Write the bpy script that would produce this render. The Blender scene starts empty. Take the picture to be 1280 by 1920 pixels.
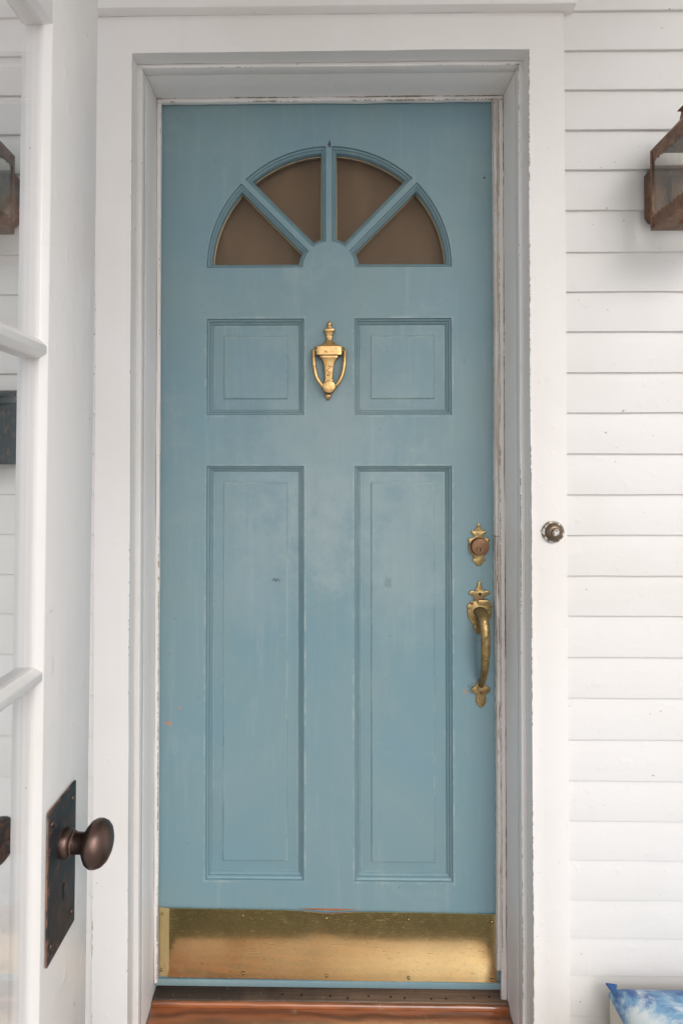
import bpy, bmesh, math, random
from mathutils import Vector, Matrix
random.seed(7)
R = math.radians
scene = bpy.context.scene
COL = scene.collection

# ------------------------------------------------------------------ camera, sky, sun, exposure
cam_data = bpy.data.cameras.new('camera')
cam = bpy.data.objects.new('camera', cam_data); COL.objects.link(cam)
cam.location = (0, -1.18, 1.22)
cam.rotation_euler = (R(90.8), 0, R(0.8))
cam_data.sensor_fit = 'VERTICAL'
cam_data.sensor_height = 36; cam_data.sensor_width = 24
cam_data.lens = 20.0
cam_data.shift_x = 0.0203
cam_data.shift_y = -0.0495
cam_data.clip_start = 0.02; cam_data.clip_end = 2000
scene.camera = cam
scene.render.resolution_x = 682; scene.render.resolution_y = 1024

SUN_EL, SUN_AZ = 38.0, 20.0          # elevation; azimuth from straight behind the camera towards its right
world = bpy.data.worlds.new('World'); scene.world = world; world.use_nodes = True
wn = world.node_tree.nodes; wl = world.node_tree.links
bg = wn['Background']
sky_t = wn.new('ShaderNodeTexSky'); sky_t.sky_type = 'NISHITA'; sky_t.sun_disc = False
sky_t.sun_elevation = R(SUN_EL); sky_t.sun_rotation = R(180 - SUN_AZ)
sky_t.dust_density = 3.0; sky_t.air_density = 1.0; sky_t.ozone_density = 1.0
hs = wn.new('ShaderNodeHueSaturation'); hs.inputs['Saturation'].default_value = 0.30   # thin overcast
wl.new(sky_t.outputs[0], hs.inputs['Color']); wl.new(hs.outputs[0], bg.inputs['Color'])
bg.inputs['Strength'].default_value = 0.15
sd = bpy.data.lights.new('sun', 'SUN'); sun = bpy.data.objects.new('sun', sd); COL.objects.link(sun)
sd.energy = 0.5; sd.angle = R(34); sd.color = (1.0, 0.965, 0.94)
sdir = Vector((math.sin(R(SUN_AZ)) * math.cos(R(SUN_EL)), -math.cos(R(SUN_AZ)) * math.cos(R(SUN_EL)), math.sin(R(SUN_EL))))
sun.rotation_euler = sdir.to_track_quat('Z', 'Y').to_euler()
sun.location = (3, -4, 5)
vs = scene.view_settings
vs.view_transform = 'Standard'; vs.look = 'None'; vs.gamma = 1.0; vs.use_curve_mapping = False
vs.exposure = 0.25
scene.render.engine = 'CYCLES'
scene.cycles.max_bounces = 10; scene.cycles.diffuse_bounces = 6; scene.cycles.transparent_max_bounces = 16
scene.cycles.use_denoising = True
scene.cycles.caustics_reflective = False; scene.cycles.caustics_refractive = False

# ------------------------------------------------------------------ node helpers and materials
class NT:
    def __init__(s, name):
        s.m = bpy.data.materials.new(name); s.m.use_nodes = True
        s.t = s.m.node_tree; s.n = s.t.nodes; s.l = s.t.links
        s.b = s.n['Principled BSDF']; s.out = s.n['Material Output']
    def new(s, t, **kw):
        n = s.n.new(t)
        for k, v in kw.items(): setattr(n, k, v)
        return n
    def link(s, a, b): s.l.new(a, b)
    def val(s, sock, v):
        if hasattr(v, 'is_output'): s.link(v, sock)
        else: sock.default_value = v
    def pos(s, scale=(1, 1, 1)):
        g = s.new('ShaderNodeNewGeometry'); m = s.new('ShaderNodeVectorMath', operation='MULTIPLY')
        s.link(g.outputs['Position'], m.inputs[0]); m.inputs[1].default_value = scale
        return m.outputs[0]
    def noise(s, vec, scale, detail=3, rough=.55, dist=0.0):
        n = s.new('ShaderNodeTexNoise'); s.link(vec, n.inputs['Vector'])
        n.inputs['Scale'].default_value = scale; n.inputs['Detail'].default_value = detail
        n.inputs['Roughness'].default_value = rough; n.inputs['Distortion'].default_value = dist
        return n.outputs['Fac']
    def ramp(s, fac, lo, hi):
        n = s.new('ShaderNodeMapRange'); n.interpolation_type = 'SMOOTHSTEP'
        s.val(n.inputs['Value'], fac)
        n.inputs['From Min'].default_value = lo; n.inputs['From Max'].default_value = hi
        return n.outputs['Result']
    def math(s, op, a, b=0.0):
        n = s.new('ShaderNodeMath', operation=op); s.val(n.inputs[0], a); s.val(n.inputs[1], b); return n.outputs[0]
    def mix(s, fac, a, b):
        n = s.new('ShaderNodeMix', data_type='RGBA')
        s.val(n.inputs['Factor'], fac)
        for i, v in ((6, a), (7, b)):
            if hasattr(v, 'is_output'): s.link(v, n.inputs[i])
            else: n.inputs[i].default_value = (*v, 1)
        return n.outputs[2]
    def bump(s, h, dist, strength=1.0, normal=None):
        n = s.new('ShaderNodeBump'); s.link(h, n.inputs['Height'])
        n.inputs['Distance'].default_value = dist; n.inputs['Strength'].default_value = strength
        if normal is not None: s.link(normal, n.inputs['Normal'])
        return n.outputs[0]
    def edge(s, radius, lo=.02, hi=.25):
        bv = s.new('ShaderNodeBevel'); bv.samples = 4; bv.inputs['Radius'].default_value = radius
        g = s.new('ShaderNodeNewGeometry'); d = s.new('ShaderNodeVectorMath', operation='DOT_PRODUCT')
        s.link(bv.outputs[0], d.inputs[0]); s.link(g.outputs['Normal'], d.inputs[1])
        return s.ramp(s.math('SUBTRACT', 1.0, d.outputs['Value']), lo, hi)
    def set(s, col=None, rough=None, metal=None, normal=None, **kw):
        if col is not None:
            if hasattr(col, 'is_output'): s.link(col, s.b.inputs['Base Color'])
            else: s.b.inputs['Base Color'].default_value = (*col, 1)
        if rough is not None: s.val(s.b.inputs['Roughness'], rough)
        if metal is not None: s.val(s.b.inputs['Metallic'], metal)
        if normal is not None: s.link(normal, s.b.inputs['Normal'])
        for k, v in kw.items(): s.val(s.b.inputs[k.replace('_', ' ')], v)
        return s.m

def white_paint(name, grain, base=(.825, .795, .780), lines=None, rough=.42, dirty=.5):
    """old white oil paint: brush marks along the grain, faint yellowing, specks, dents, chips on the arrises"""
    t = NT(name); p = t.pos()
    pg = t.pos(grain)
    big = t.ramp(t.noise(p, 2.6, 4), .35, .7)
    c = t.mix(big, base, (base[0]*.955, base[1]*.95, base[2]*.93))
    mid = t.ramp(t.noise(pg, 9, 5, .65), .52, .78)
    c = t.mix(t.math('MULTIPLY', mid, .35*dirty), c, (.60, .575, .53))
    smear = t.ramp(t.noise(p, 14, 6, .7, 1.5), .62, .74)
    c = t.mix(t.math('MULTIPLY', smear, .22*dirty), c, (.52, .50, .46))
    speck = t.ramp(t.noise(p, 95, 2, .5), .752, .79)
    c = t.mix(t.math('MULTIPLY', speck, .75), c, (.23, .19, .15))
    if lines:           # dirt and chips along particular arrises
        sx = t.new('ShaderNodeSeparateXYZ'); t.link(p, sx.inputs[0])
        wig = t.math('MULTIPLY', t.math('SUBTRACT', t.noise(p, 40, 4, .7), .5), .0045)
        chipn = t.noise(p, 55, 5, .75); run = t.noise(t.pos((1, 1, .5)), 5, 3)
        for ax_, v0, y0, wd, amt in lines:
            da = t.math('SUBTRACT', sx.outputs[ax_], v0); dy = t.math('SUBTRACT', sx.outputs['Y'], y0)
            d = t.math('ADD', t.math('SQRT', t.math('ADD', t.math('MULTIPLY', da, da), t.math('MULTIPLY', dy, dy))), wig)
            if ax_ == 'X': d = t.math('ADD', d, t.math('GREATER_THAN', sx.outputs['Z'], 2.0962))
            near = t.math('SUBTRACT', 1.0, t.ramp(d, wd*.4, wd))
            br_ = t.ramp(t.math('ADD', t.math('MULTIPLY', chipn, .6), t.math('MULTIPLY', run, .5)), .60-amt*.12, .66-amt*.10)
            c = t.mix(t.math('MULTIPLY', t.math('MULTIPLY', near, br_), .85), c, (.25, .20, .12))
    br = t.noise(pg, 60, 4, .6); lump = t.noise(p, 24, 3)
    drip = t.ramp(t.noise(p, 38, 1), .62, .80)
    n1 = t.bump(br, .0007, .55); n2 = t.bump(lump, .0022, .35, n1); n3 = t.bump(drip, .0012, .35, n2)
    r = t.math('ADD', rough - .06, t.math('MULTIPLY', t.noise(p, 30, 3), .14))
    return t.set(c, r, 0, n3)

VERT = (1, 1, .05); HORI = (.05, 1, 1); DEEP = (1, .05, 1)
M = {}
M['trim_v'] = white_paint('white_trim_paint_upright', VERT, lines=[('X', .4165, 0, .0022, .7), ('X', .4065, .0350, .0020, .3), ('X', .3930, .1365, .0034, 1.0), ('X', -.4135, 0, .0018, .1), ('X', -.3930, .1365, .0022, .6), ('X', -.4875, 0, .0018, .1), ('X', .4050, .136, .0020, .5)])
M['trim_h'] = white_paint('white_trim_paint_level', HORI, lines=[('Z', 2.0805, .1365, .0028, .6), ('Z', 2.0890, .136, .0022, .8), ('Z', 2.0890, .0350, .0020, .3)])
M['siding'] = white_paint('white_clapboard_paint', HORI, base=(.775, .755, .742), rough=.48, dirty=.35)
M['leaf'] = white_paint('white_gloss_door_paint', VERT, base=(.81, .785, .77), rough=.30, dirty=.6)

def chipped_paint(name, k=.9):
    t = NT(name); p = t.pos(); pv = t.pos((1, 1, .12))
    base = t.mix(t.ramp(t.noise(pv, 40, 5, .7), .4, .7), (.74, .70, .66), (.60, .54, .48))
    line = t.ramp(t.noise(t.pos((1, 1, .02)), 330, 3, .6), .49, .55)
    patch = t.ramp(t.noise(t.pos((1, 1, .35)), 12, 5, .75), .40, .54)
    wood = t.mix(t.noise(pv, 120, 4), (.30, .15, .07), (.16, .10, .06))
    c = t.mix(t.math('MULTIPLY', line, t.math('MULTIPLY', patch, k)), base, wood)
    spots = t.ramp(t.noise(p, 210, 3, .6), .66, .70)
    c = t.mix(t.math('MULTIPLY', spots, .7), c, (.22, .15, .10))
    nb = t.bump(t.noise(pv, 150, 4, .7), .0018, .8)
    return t.set(c, .6, 0, nb)
M['chipped'] = chipped_paint('flaking_white_paint')
M['chipped_less'] = chipped_paint('aged_white_strip_paint', .35)

def door_paint():
    t = NT('weathered_blue_door_paint'); p = t.pos(); pv = t.pos((1, 1, .16)); ph = t.pos((.2, 1, 1))
    c = t.mix(t.ramp(t.noise(p, 2.1, 4, .6, .6), .3, .7), (.168, .282, .330), (.205, .300, .320))
    chalk = t.ramp(t.noise(p, 3.3, 6, .68, .8), .50, .76)
    c = t.mix(t.math('MULTIPLY', chalk, .42), c, (.31, .39, .40))
    strk = t.ramp(t.noise(t.pos((1, 1, .07)), 34, 6, .75), .50, .80)
    c = t.mix(t.math('MULTIPLY', strk, .30), c, (.36, .43, .44))
    strh = t.ramp(t.noise(ph, 19, 5, .75), .60, .82)
    c = t.mix(t.math('MULTIPLY', strh, .25), c, (.13, .235, .29))
    sp_ = t.new('ShaderNodeSeparateXYZ'); t.link(p, sp_.inputs[0])
    wn_ = t.math('MULTIPLY', t.math('SUBTRACT', t.noise(p, 60, 4, .7), .5), .004)
    rub = t.ramp(t.noise(t.pos((1, 1, .6)), 9, 5, .75), .42, .62); rub2 = t.ramp(t.noise(t.pos((.8, 1, 1)), 13, 5, .75), .46, .64)
    for (x0, x1, z0, z1) in ((-.286, -.0575, 1.347, 1.574), (.0605, .287, 1.347, 1.574), (-.286, -.0575, .2665, 1.2274), (.0605, .2865, .2660, 1.2274)):
        dx = t.math('SUBTRACT', t.math('ABSOLUTE', t.math('SUBTRACT', sp_.outputs['X'], (x0+x1)/2)), (x1-x0)/2)
        dz = t.math('SUBTRACT', t.math('ABSOLUTE', t.math('SUBTRACT', sp_.outputs['Z'], (z0+z1)/2)), (z1-z0)/2)
        d = t.math('ADD', t.math('MAXIMUM', dx, dz), wn_)
        for off, wd, k, rb in ((.0400, .0028, .50, rub), (-.0028, .0035, .42, rub2), (.0150, .0030, .22, rub)):
            ln = t.math('SUBTRACT', 1.0, t.ramp(t.math('ABSOLUTE', t.math('ADD', d, off)), wd*.2, wd))
            c = t.mix(t.math('MULTIPLY', t.math('MULTIPLY', ln, rb), k), c, (.44, .49, .46))
    grime = t.ramp(t.noise(p, 34, 6, .8, 1.2), .66, .74)
    c = t.mix(t.math('MULTIPLY', grime, .35), c, (.09, .15, .18))
    speck = t.ramp(t.noise(p, 150, 2), .745, .775)
    c = t.mix(t.math('MULTIPLY', speck, .8), c, (.05, .07, .08))
    pale = t.ramp(t.noise(t.pos((1.1, 1, .9)), 128, 2), .765, .79)
    c = t.mix(t.math('MULTIPLY', pale, .7), c, (.5, .55, .55))
    g = t.new('ShaderNodeNewGeometry')
    def spot(x, z, r, col, k, sq=1.0, fr=190):     # scuffs, chips and painted-in pale haze, each at its own place
        global_c = t.new('ShaderNodeVectorMath', operation='SUBTRACT'); t.link(g.outputs['Position'], global_c.inputs[0]); global_c.inputs[1].default_value = (x, .155, z)
        s2 = t.new('ShaderNodeVectorMath', operation='MULTIPLY'); t.link(global_c.outputs[0], s2.inputs[0]); s2.inputs[1].default_value = (1, .1, sq)
        ln = t.new('ShaderNodeVectorMath', operation='LENGTH'); t.link(s2.outputs[0], ln.inputs[0])
        d = t.math('ADD', ln.outputs['Value'], t.math('MULTIPLY', t.math('SUBTRACT', t.noise(p, fr, 4, .7), .5), r*(2.6 if fr > 100 else 1.4)))
        f = t.math('SUBTRACT', 1.0, t.ramp(d, r*(.5 if fr > 100 else .05), r))
        return t.mix(t.math('MULTIPLY', f, k), spot.c, col)
    spot.c = c
    for a in ((.0, 1.26, .30, (.40, .455, .455), .30, .8), (-.01, 1.08, .10, (.43, .47, .46), .26, .5), (.17, 1.02, .16, (.38, .44, .445), .22, .6), (-.17, 1.00, .15, (.38, .44, .445), .20, .6)):
        spot.c = spot(*a, 14)      # chalky paint haze, also painted in to brighten the middle of the door
    for a in ((-.123, .960, .012, (.08, .11, .12), .75, 2.2), (.139, .955, .010, (.08, .11, .12), .32, .6),
              (-.372, .628, .009, (.50, .22, .12), .9, 1.6), (-.346, .664, .006, (.46, .24, .14), .8, 2.0),
              (.318, .706, .008, (.42, .24, .18), .6, 1.2), (.331, .712, .012, (.07, .10, .11), .5, .8),
              (.365, 1.903, .004, (.02, .03, .03), .9, 1), (.002, 1.985, .004, (.04, .01, .01), .9, .4)):
        spot.c = spot(*a)
    c = spot.c
    n1 = t.bump(t.noise(pv, 90, 4, .65), .0006, .5); n2 = t.bump(t.noise(p, 9, 4), .004, .25, n1)
    n3 = t.bump(t.noise(p, 420, 2), .00025, .5, n2)
    r = t.math('ADD', .40, t.math('MULTIPLY', t.noise(p, 12, 4), .22))
    return t.set(c, r, 0, n3)
M['door'] = door_paint()

def metal(name, c1, c2, c3, rough=(.2, .4), scale=40, k3=.6, bumpd=.0004, lo=.56, hi=.7, metalness=1.0, edgec=None, polish=0.0):
    """c1 to c2 patina; c3 tarnish (non metal)"""
    t = NT(name); p = t.pos()
    c = t.mix(t.ramp(t.noise(p, scale, 5, .65), .35, .68), c1, c2)
    tar = t.math('MULTIPLY', t.ramp(t.noise(p, scale*2.1, 6, .75, .6), lo, hi), k3)
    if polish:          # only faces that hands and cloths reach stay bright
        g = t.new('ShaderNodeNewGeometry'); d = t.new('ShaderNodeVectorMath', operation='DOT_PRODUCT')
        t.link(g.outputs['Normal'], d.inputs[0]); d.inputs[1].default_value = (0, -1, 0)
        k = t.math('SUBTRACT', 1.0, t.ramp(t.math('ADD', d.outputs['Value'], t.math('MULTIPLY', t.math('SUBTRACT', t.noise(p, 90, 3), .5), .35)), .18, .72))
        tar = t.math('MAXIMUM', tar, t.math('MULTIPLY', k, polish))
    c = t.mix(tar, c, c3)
    if edgec:
        e = t.math('MULTIPLY', t.edge(.0022, .02, .2), t.ramp(t.noise(p, scale*1.3, 4, .7), .40, .56))
        c = t.mix(t.math('MULTIPLY', e, .85), c, edgec)
    r = t.math('ADD', rough[0], t.math('MULTIPLY', t.noise(p, scale*1.5, 4), rough[1]-rough[0]))
    r = t.math('ADD', r, t.math('MULTIPLY', tar, .25))
    mt = t.math('MULTIPLY', t.math('SUBTRACT', 1.0, t.math('MULTIPLY', tar, .7)), metalness)
    nb = t.bump(t.noise(p, scale*4, 4, .7), bumpd, .6)
    return t.set(c, r, mt, nb)
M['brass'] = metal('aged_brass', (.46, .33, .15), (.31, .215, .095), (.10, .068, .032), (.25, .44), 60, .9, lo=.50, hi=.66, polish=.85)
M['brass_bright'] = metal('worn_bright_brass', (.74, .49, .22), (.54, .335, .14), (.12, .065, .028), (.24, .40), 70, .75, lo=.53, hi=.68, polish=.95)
M['brass_dark'] = metal('tarnished_bronze', (.26, .15, .09), (.20, .11, .065), (.08, .055, .04), (.35, .55), 80, .6)
M['copper'] = metal('weathered_copper', (.25, .145, .100), (.14, .092, .068), (.05, .040, .033), (.34, .55), 45, .8, edgec=(.40, .24, .16))
M['iron'] = metal('blackened_iron', (.030, .036, .042), (.022, .025, .028), (.20, .095, .06), (.36, .6), 28, .75, .0008, .53, .64, metalness=.3, edgec=(.36, .17, .10))
M['bronze_knob'] = metal('oil_rubbed_bronze', (.15, .10, .082), (.125, .082, .07), (.12, .045, .03), (.30, .44), 30, .3)
M['hole'] = NT('dark_hole').set((.008, .007, .006), .9)

def kick_brass():
    t = NT('scuffed_sheet_brass'); p = t.pos(); ps = t.pos((.35, 1, 1.3))
    c = t.mix(t.ramp(t.noise(p, 7, 4, .6), .3, .7), (.92, .76, .40), (.86, .68, .33))
    tar = t.ramp(t.noise(p, 26, 6, .78, .5), .52, .80)
    c = t.mix(t.math('MULTIPLY', tar, .45), c, (.34, .22, .09))
    c = t.mix(t.math('MULTIPLY', t.ramp(t.noise(p, 170, 3), .70, .74), .7), c, (.12, .08, .04))
    scr = t.ramp(t.noise(t.pos((1, 1, 9)), 22, 5, .8, 3.0), .60, .63)
    r = t.math('ADD', .07, t.math('MULTIPLY', t.noise(p, 18, 5, .7), .13))
    r = t.math('ADD', r, t.math('MULTIPLY', scr, .25))
    n = t.bump(t.noise(ps, 60, 3), .00012, .4)
    return t.set(c, r, t.math('SUBTRACT', 1.0, t.math('MULTIPLY', tar, .25)), n)
M['kick'] = kick_brass()

def varnished_wood():
    t = NT('worn_varnished_wood'); p = t.pos((1.0, 5.5, 5.5))
    rings = t.new('ShaderNodeTexWave', wave_type='BANDS', bands_direction='Y'); t.link(t.pos((1.6, 6, 6)), rings.inputs['Vector'])
    rings.inputs['Scale'].default_value = 2.2; rings.inputs['Distortion'].default_value = 14.0; rings.inputs['Detail'].default_value = 3; rings.inputs['Detail Scale'].default_value = .55; rings.inputs['Detail Roughness'].default_value = .65
    c = t.mix(rings.outputs['Fac'], (.37, .120, .040), (.17, .055, .020))
    c = t.mix(t.math('MULTIPLY', t.ramp(t.noise(p, 5, 6, .7), .5, .8), .6), c, (.11, .04, .018))
    worn = t.ramp(t.noise(t.pos((1, 3, 1)), 9, 6, .75, 1.0), .60, .70)
    c = t.mix(t.math('MULTIPLY', worn, .6), c, (.34, .23, .14))
    n = t.bump(t.noise(t.pos((3, 60, 60)), 8, 3), .0006, .5)
    r = t.math('ADD', .32, t.math('MULTIPLY', worn, .3))
    return t.set(c, r, 0, n, Coat_Weight=.9, Coat_Roughness=.18)
M['sill'] = varnished_wood()

def weathered_wood():
    t = NT('dirty_weathered_threshold_wood')
    c = t.mix(t.ramp(t.noise(t.pos((2, 90, 90)), 3, 4, .7), .35, .7), (.22, .135, .085), (.11, .070, .045))
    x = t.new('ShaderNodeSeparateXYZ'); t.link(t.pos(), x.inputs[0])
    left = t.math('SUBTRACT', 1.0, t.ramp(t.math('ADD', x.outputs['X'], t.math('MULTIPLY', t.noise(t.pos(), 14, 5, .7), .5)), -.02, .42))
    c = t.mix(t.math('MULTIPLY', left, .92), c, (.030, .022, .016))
    blot = t.ramp(t.noise(t.pos((1, 1.6, 1)), 17, 6, .75), .58, .70)
    c = t.mix(t.math('MULTIPLY', blot, .7), c, (.05, .03, .02))
    dust = t.ramp(t.noise(t.pos(), 120, 4, .7), .62, .72)
    c = t.mix(t.math('MULTIPLY', dust, .5), c, (.36, .31, .22))
    n = t.bump(t.noise(t.pos((2, 80, 80)), 6, 4), .0012, .6)
    return t.set(c, .62, 0, n)
M['weathered'] = weathered_wood()

def glass(name, tint=(1, 1, 1), gloss=.02, dirt=0.0):
    t = NT(name)
    fr = t.new('ShaderNodeFresnel'); gb = t.new('ShaderNodeNewGeometry')
    t.link(t.math('SUBTRACT', 1.5, t.math('MULTIPLY', gb.outputs['Backfacing'], .83333)), fr.inputs['IOR'])
    tr = t.new('ShaderNodeBsdfTransparent'); tr.inputs['Color'].default_value = (*tint, 1)
    gl = t.new('ShaderNodeBsdfGlossy'); gl.inputs['Roughness'].default_value = gloss
    mx = t.new('ShaderNodeMixShader'); t.link(fr.outputs[0], mx.inputs[0]); t.link(tr.outputs[0], mx.inputs[1]); t.link(gl.outputs[0], mx.inputs[2])
    o = mx.outputs[0]
    if dirt > 0:
        df = t.new('ShaderNodeBsdfDiffuse'); df.inputs['Color'].default_value = (.55, .53, .48, 1)
        m2 = t.new('ShaderNodeMixShader')
        t.link(t.math('MULTIPLY', t.ramp(t.noise(t.pos(), 28, 5, .7), .3, .8), dirt), m2.inputs[0]); t.link(o, m2.inputs[1]); t.link(df.outputs[0], m2.inputs[2]); o = m2.outputs[0]
    t.link(o, t.out.inputs['Surface']); t.n.remove(t.b)
    return t.m
M['glass'] = glass('window_glass')
M['lantern_glass'] = glass('dusty_lantern_glass', (.95, .95, .92), .05, .14)
t_ = NT('tan_curtain_cloth')
M['curtain'] = t_.set(t_.mix(t_.ramp(t_.noise(t_.pos((1, 1, .3)), 12, 4), .3, .7), (.33, .225, .140), (.28, .190, .118)), .9)
t_ = NT('grey_painted_porch_boards')
M['floor'] = t_.set(t_.mix(t_.ramp(t_.noise(t_.pos((.2, 1, 1)), 9, 5, .7), .35, .7), (.52, .51, .48), (.45, .44, .41)), .6, 0, t_.bump(t_.noise(t_.pos((.1, 1, 1)), 60, 4), .0006, .6))
t_ = NT('cream_ceiling_paint')
M['ceiling'] = t_.set(t_.mix(t_.noise(t_.pos(), 4, 4), (.72, .70, .64), (.68, .66, .60)), .6)
t_ = NT('pale_gravel')
M['ground'] = t_.set(t_.mix(t_.noise(t_.pos(), 1.2, 6, .7), (.70, .68, .65), (.62, .60, .58)), .9)
t_ = NT('bench_wood_white')
M['bench'] = t_.set(t_.mix(t_.noise(t_.pos((.1, 1, 1)), 30, 4), (.62, .58, .50), (.50, .46, .40)), .6)
def tie_dye():
    t = NT('blue_tie_dye_cotton'); p = t.pos((1, 1, 1))
    a = t.noise(p, 9, 5, .6, 1.4)
    c = t.mix(t.ramp(a, .40, .56), (.62, .68, .68), (.16, .33, .50))
    c = t.mix(t.ramp(t.noise(p, 6.5, 5, .6, 1.8), .47, .62), c, (.030, .105, .30))
    weave = t.noise(t.pos(), 900, 2)
    return t.set(c, .9, 0, t.bump(weave, .0005, .7), Sheen_Weight=.2)
M['dye'] = tie_dye()
t_ = NT('cream_canvas'); M['canvas'] = t_.set((.62, .58, .50), .9, 0, t_.bump(t_.noise(t_.pos(), 800, 2), .0005, .7))
t_ = NT('solid_blue_canvas'); M['navy'] = t_.set((.030, .10, .27), .9, 0, t_.bump(t_.noise(t_.pos(), 800, 2), .0005, .7))
t_ = NT('frosted_bulb_glass'); M['bulb'] = t_.set((.75, .74, .70), .25)

# ------------------------------------------------------------------ mesh helpers (coordinates are the real places, in metres)
BASE = {}
def thing(name, label, cat, loc, group=None):
    o = bpy.data.objects.new(name, None); COL.objects.link(o); o.location = loc
    o.empty_display_size = .1
    o['label'] = label; o['category'] = cat; o['kind'] = 'thing'
    if group: o['group'] = group
    BASE[o.name] = Vector(loc)
    return o
def root_base(par):
    while par.parent: par = par.parent
    return BASE[par.name]
def link(name, me, mat, par=None, smooth=None):
    o = bpy.data.objects.new(name, me); COL.objects.link(o)
    if mat: me.materials.append(M[mat] if isinstance(mat, str) else mat)
    if smooth is not None:
        for f in me.polygons: f.use_smooth = True
        if smooth < 180: me.set_sharp_from_angle(angle=R(smooth))
    if par:
        o.parent = par
    return o
def bm_obj(name, bm, mat, par=None, smooth=None):
    if par is not None:
        bmesh.ops.translate(bm, verts=bm.verts, vec=-root_base(par))
    bmesh.ops.recalc_face_normals(bm, faces=bm.faces)
    me = bpy.data.meshes.new(name); bm.to_mesh(me); bm.free()
    return link(name, me, mat, par, smooth)
def add_box(bm, x0, x1, y0, y1, z0, z1, bev=0.0, seg=2):
    vs_ = [bm.verts.new((x, y, z)) for x in (x0, x1) for y in (y0, y1) for z in (z0, z1)]
    fs = [(0, 1, 3, 2), (4, 6, 7, 5), (0, 4, 5, 1), (2, 3, 7, 6), (0, 2, 6, 4), (1, 5, 7, 3)]
    faces = [bm.faces.new([vs_[i] for i in f]) for f in fs]
    if bev > 0:
        es = list({e for f in faces for e in f.edges})
        bmesh.ops.bevel(bm, geom=es, offset=bev, segments=seg, affect='EDGES', profile=.5)
def box(name, x0, x1, y0, y1, z0, z1, mat, par=None, bev=.0015, seg=2):
    bm = bmesh.new(); add_box(bm, x0, x1, y0, y1, z0, z1, bev, seg)
    return bm_obj(name, bm, mat, par, 35)
def rings_mesh(bm, rings, close=True, cap0=False, cap1=False):
    vr = [[bm.verts.new(p) for p in r] for r in rings]
    n = len(rings[0])
    for a, b in zip(vr, vr[1:]):
        for i in range(n if close else n-1):
            j = (i+1) % n
            bm.faces.new((a[i], a[j], b[j], b[i]))
    if cap0: bm.faces.new(vr[0][::-1])
    if cap1: bm.faces.new(vr[-1])
    return vr
def prism(name, pts, axis, a0, a1, mat, par=None, bev=0.0, smooth=35, segs=1, wob=0.0):
    """polygon pts extruded along an axis ('x': pts are (y,z); 'y': (x,z); 'z': (x,y)); wob lets long arrises wander"""
    f = {'x': lambda a, p: (a, p[0], p[1]), 'y': lambda a, p: (p[0], a, p[1]), 'z': lambda a, p: (p[0], p[1], a)}[axis]
    bm = bmesh.new()
    rr = []
    for k in range(segs+1):
        a = a0 + (a1-a0)*k/segs
        du, dv = random.gauss(0, wob), random.gauss(0, wob)
        rr.append([f(a, (p[0]+du, p[1]+dv)) for p in pts])
    rings_mesh(bm, rr, True, True, True)
    if bev > 0:
        bmesh.ops.recalc_face_normals(bm, faces=bm.faces)
        es = [e for e in bm.edges if len(e.link_faces) == 2 and e.calc_face_angle(0) > .5]
        bmesh.ops.bevel(bm, geom=es, offset=bev, segments=2, affect='EDGES', profile=.5)
    return bm_obj(name, bm, mat, par, smooth)
def circle(cx, cz, r, n=32, y=0.0, rx=None):
    return [(cx + (rx or r)*math.cos(2*math.pi*i/n), y, cz + r*math.sin(2*math.pi*i/n)) for i in range(n)]
def lathe(name, prof, centre, axis, mat, par, n=32, smooth=40, sq=1.0):
    """prof: (radius, distance along axis); axis a unit vector"""
    ax = Vector(axis).normalized(); u = ax.orthogonal().normalized(); v = ax.cross(u); c = Vector(centre)
    bm = bmesh.new(); rr = []
    for r, d in prof:
        r = max(r, 1e-5)
        rr.append([c + ax*d + u*(r*math.cos(2*math.pi*i/n)) + v*(r*math.sin(2*math.pi*i/n)) for i in range(n)])
    rings_mesh(bm, rr, True, True, True)
    return bm_obj(name, bm, mat, par, smooth)
def tube(name, path, radii, mat, par, n=12, flat=1.0, smooth=60):
    bm = bmesh.new(); rr = []
    P = [Vector(p) for p in path]
    for i, p in enumerate(P):
        d = (P[min(i+1, len(P)-1)] - P[max(i-1, 0)]).normalized()
        u = Vector((1, 0, 0)) if abs(d.x) < .8 else Vector((0, 1, 0))
        v = d.cross(u).normalized(); u = v.cross(d).normalized()
        r = radii[i] if hasattr(radii, '__len__') else radii
        rr.append([p + u*(r*math.cos(2*math.pi*k/n)) + v*(r*flat*math.sin(2*math.pi*k/n)) for k in range(n)])
    rings_mesh(bm, rr, True, True, True)
    return bm_obj(name, bm, mat, par, smooth)
def smooth_path(pts, k=6):
    P = [Vector(p) for p in pts]; out = []
    for i in range(len(P)-1):
        a, b, c, d = P[max(i-1, 0)], P[i], P[i+1], P[min(i+2, len(P)-1)]
        for s in range(k):
            t = s/k
            out.append(.5*((2*b) + (c-a)*t + (2*a-5*b+4*c-d)*t*t + (3*b-a-3*c+d)*t**3))
    out.append(P[-1]); return out
def plate(name, outline, y_front, y_back, mat, par, bev=.0012, smooth=40):
    """flat plate with an (x,z) outline, facing -Y, with a rounded front edge"""
    bm = bmesh.new()
    back = [bm.verts.new((x, y_back, z)) for x, z in outline]
    f = bm.faces.new(back)
    r = bmesh.ops.extrude_face_region(bm, geom=[f])
    vv = [g for g in r['geom'] if isinstance(g, bmesh.types.BMVert)]
    for v in vv: v.co.y = y_front
    ff = [g for g in r['geom'] if isinstance(g, bmesh.types.BMFace)][0]
    bmesh.ops.bevel(bm, geom=list(ff.edges), offset=bev, segments=2, affect='EDGES', profile=.5, clamp_overlap=True)
    return bm_obj(name, bm, mat, par, smooth)
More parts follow.
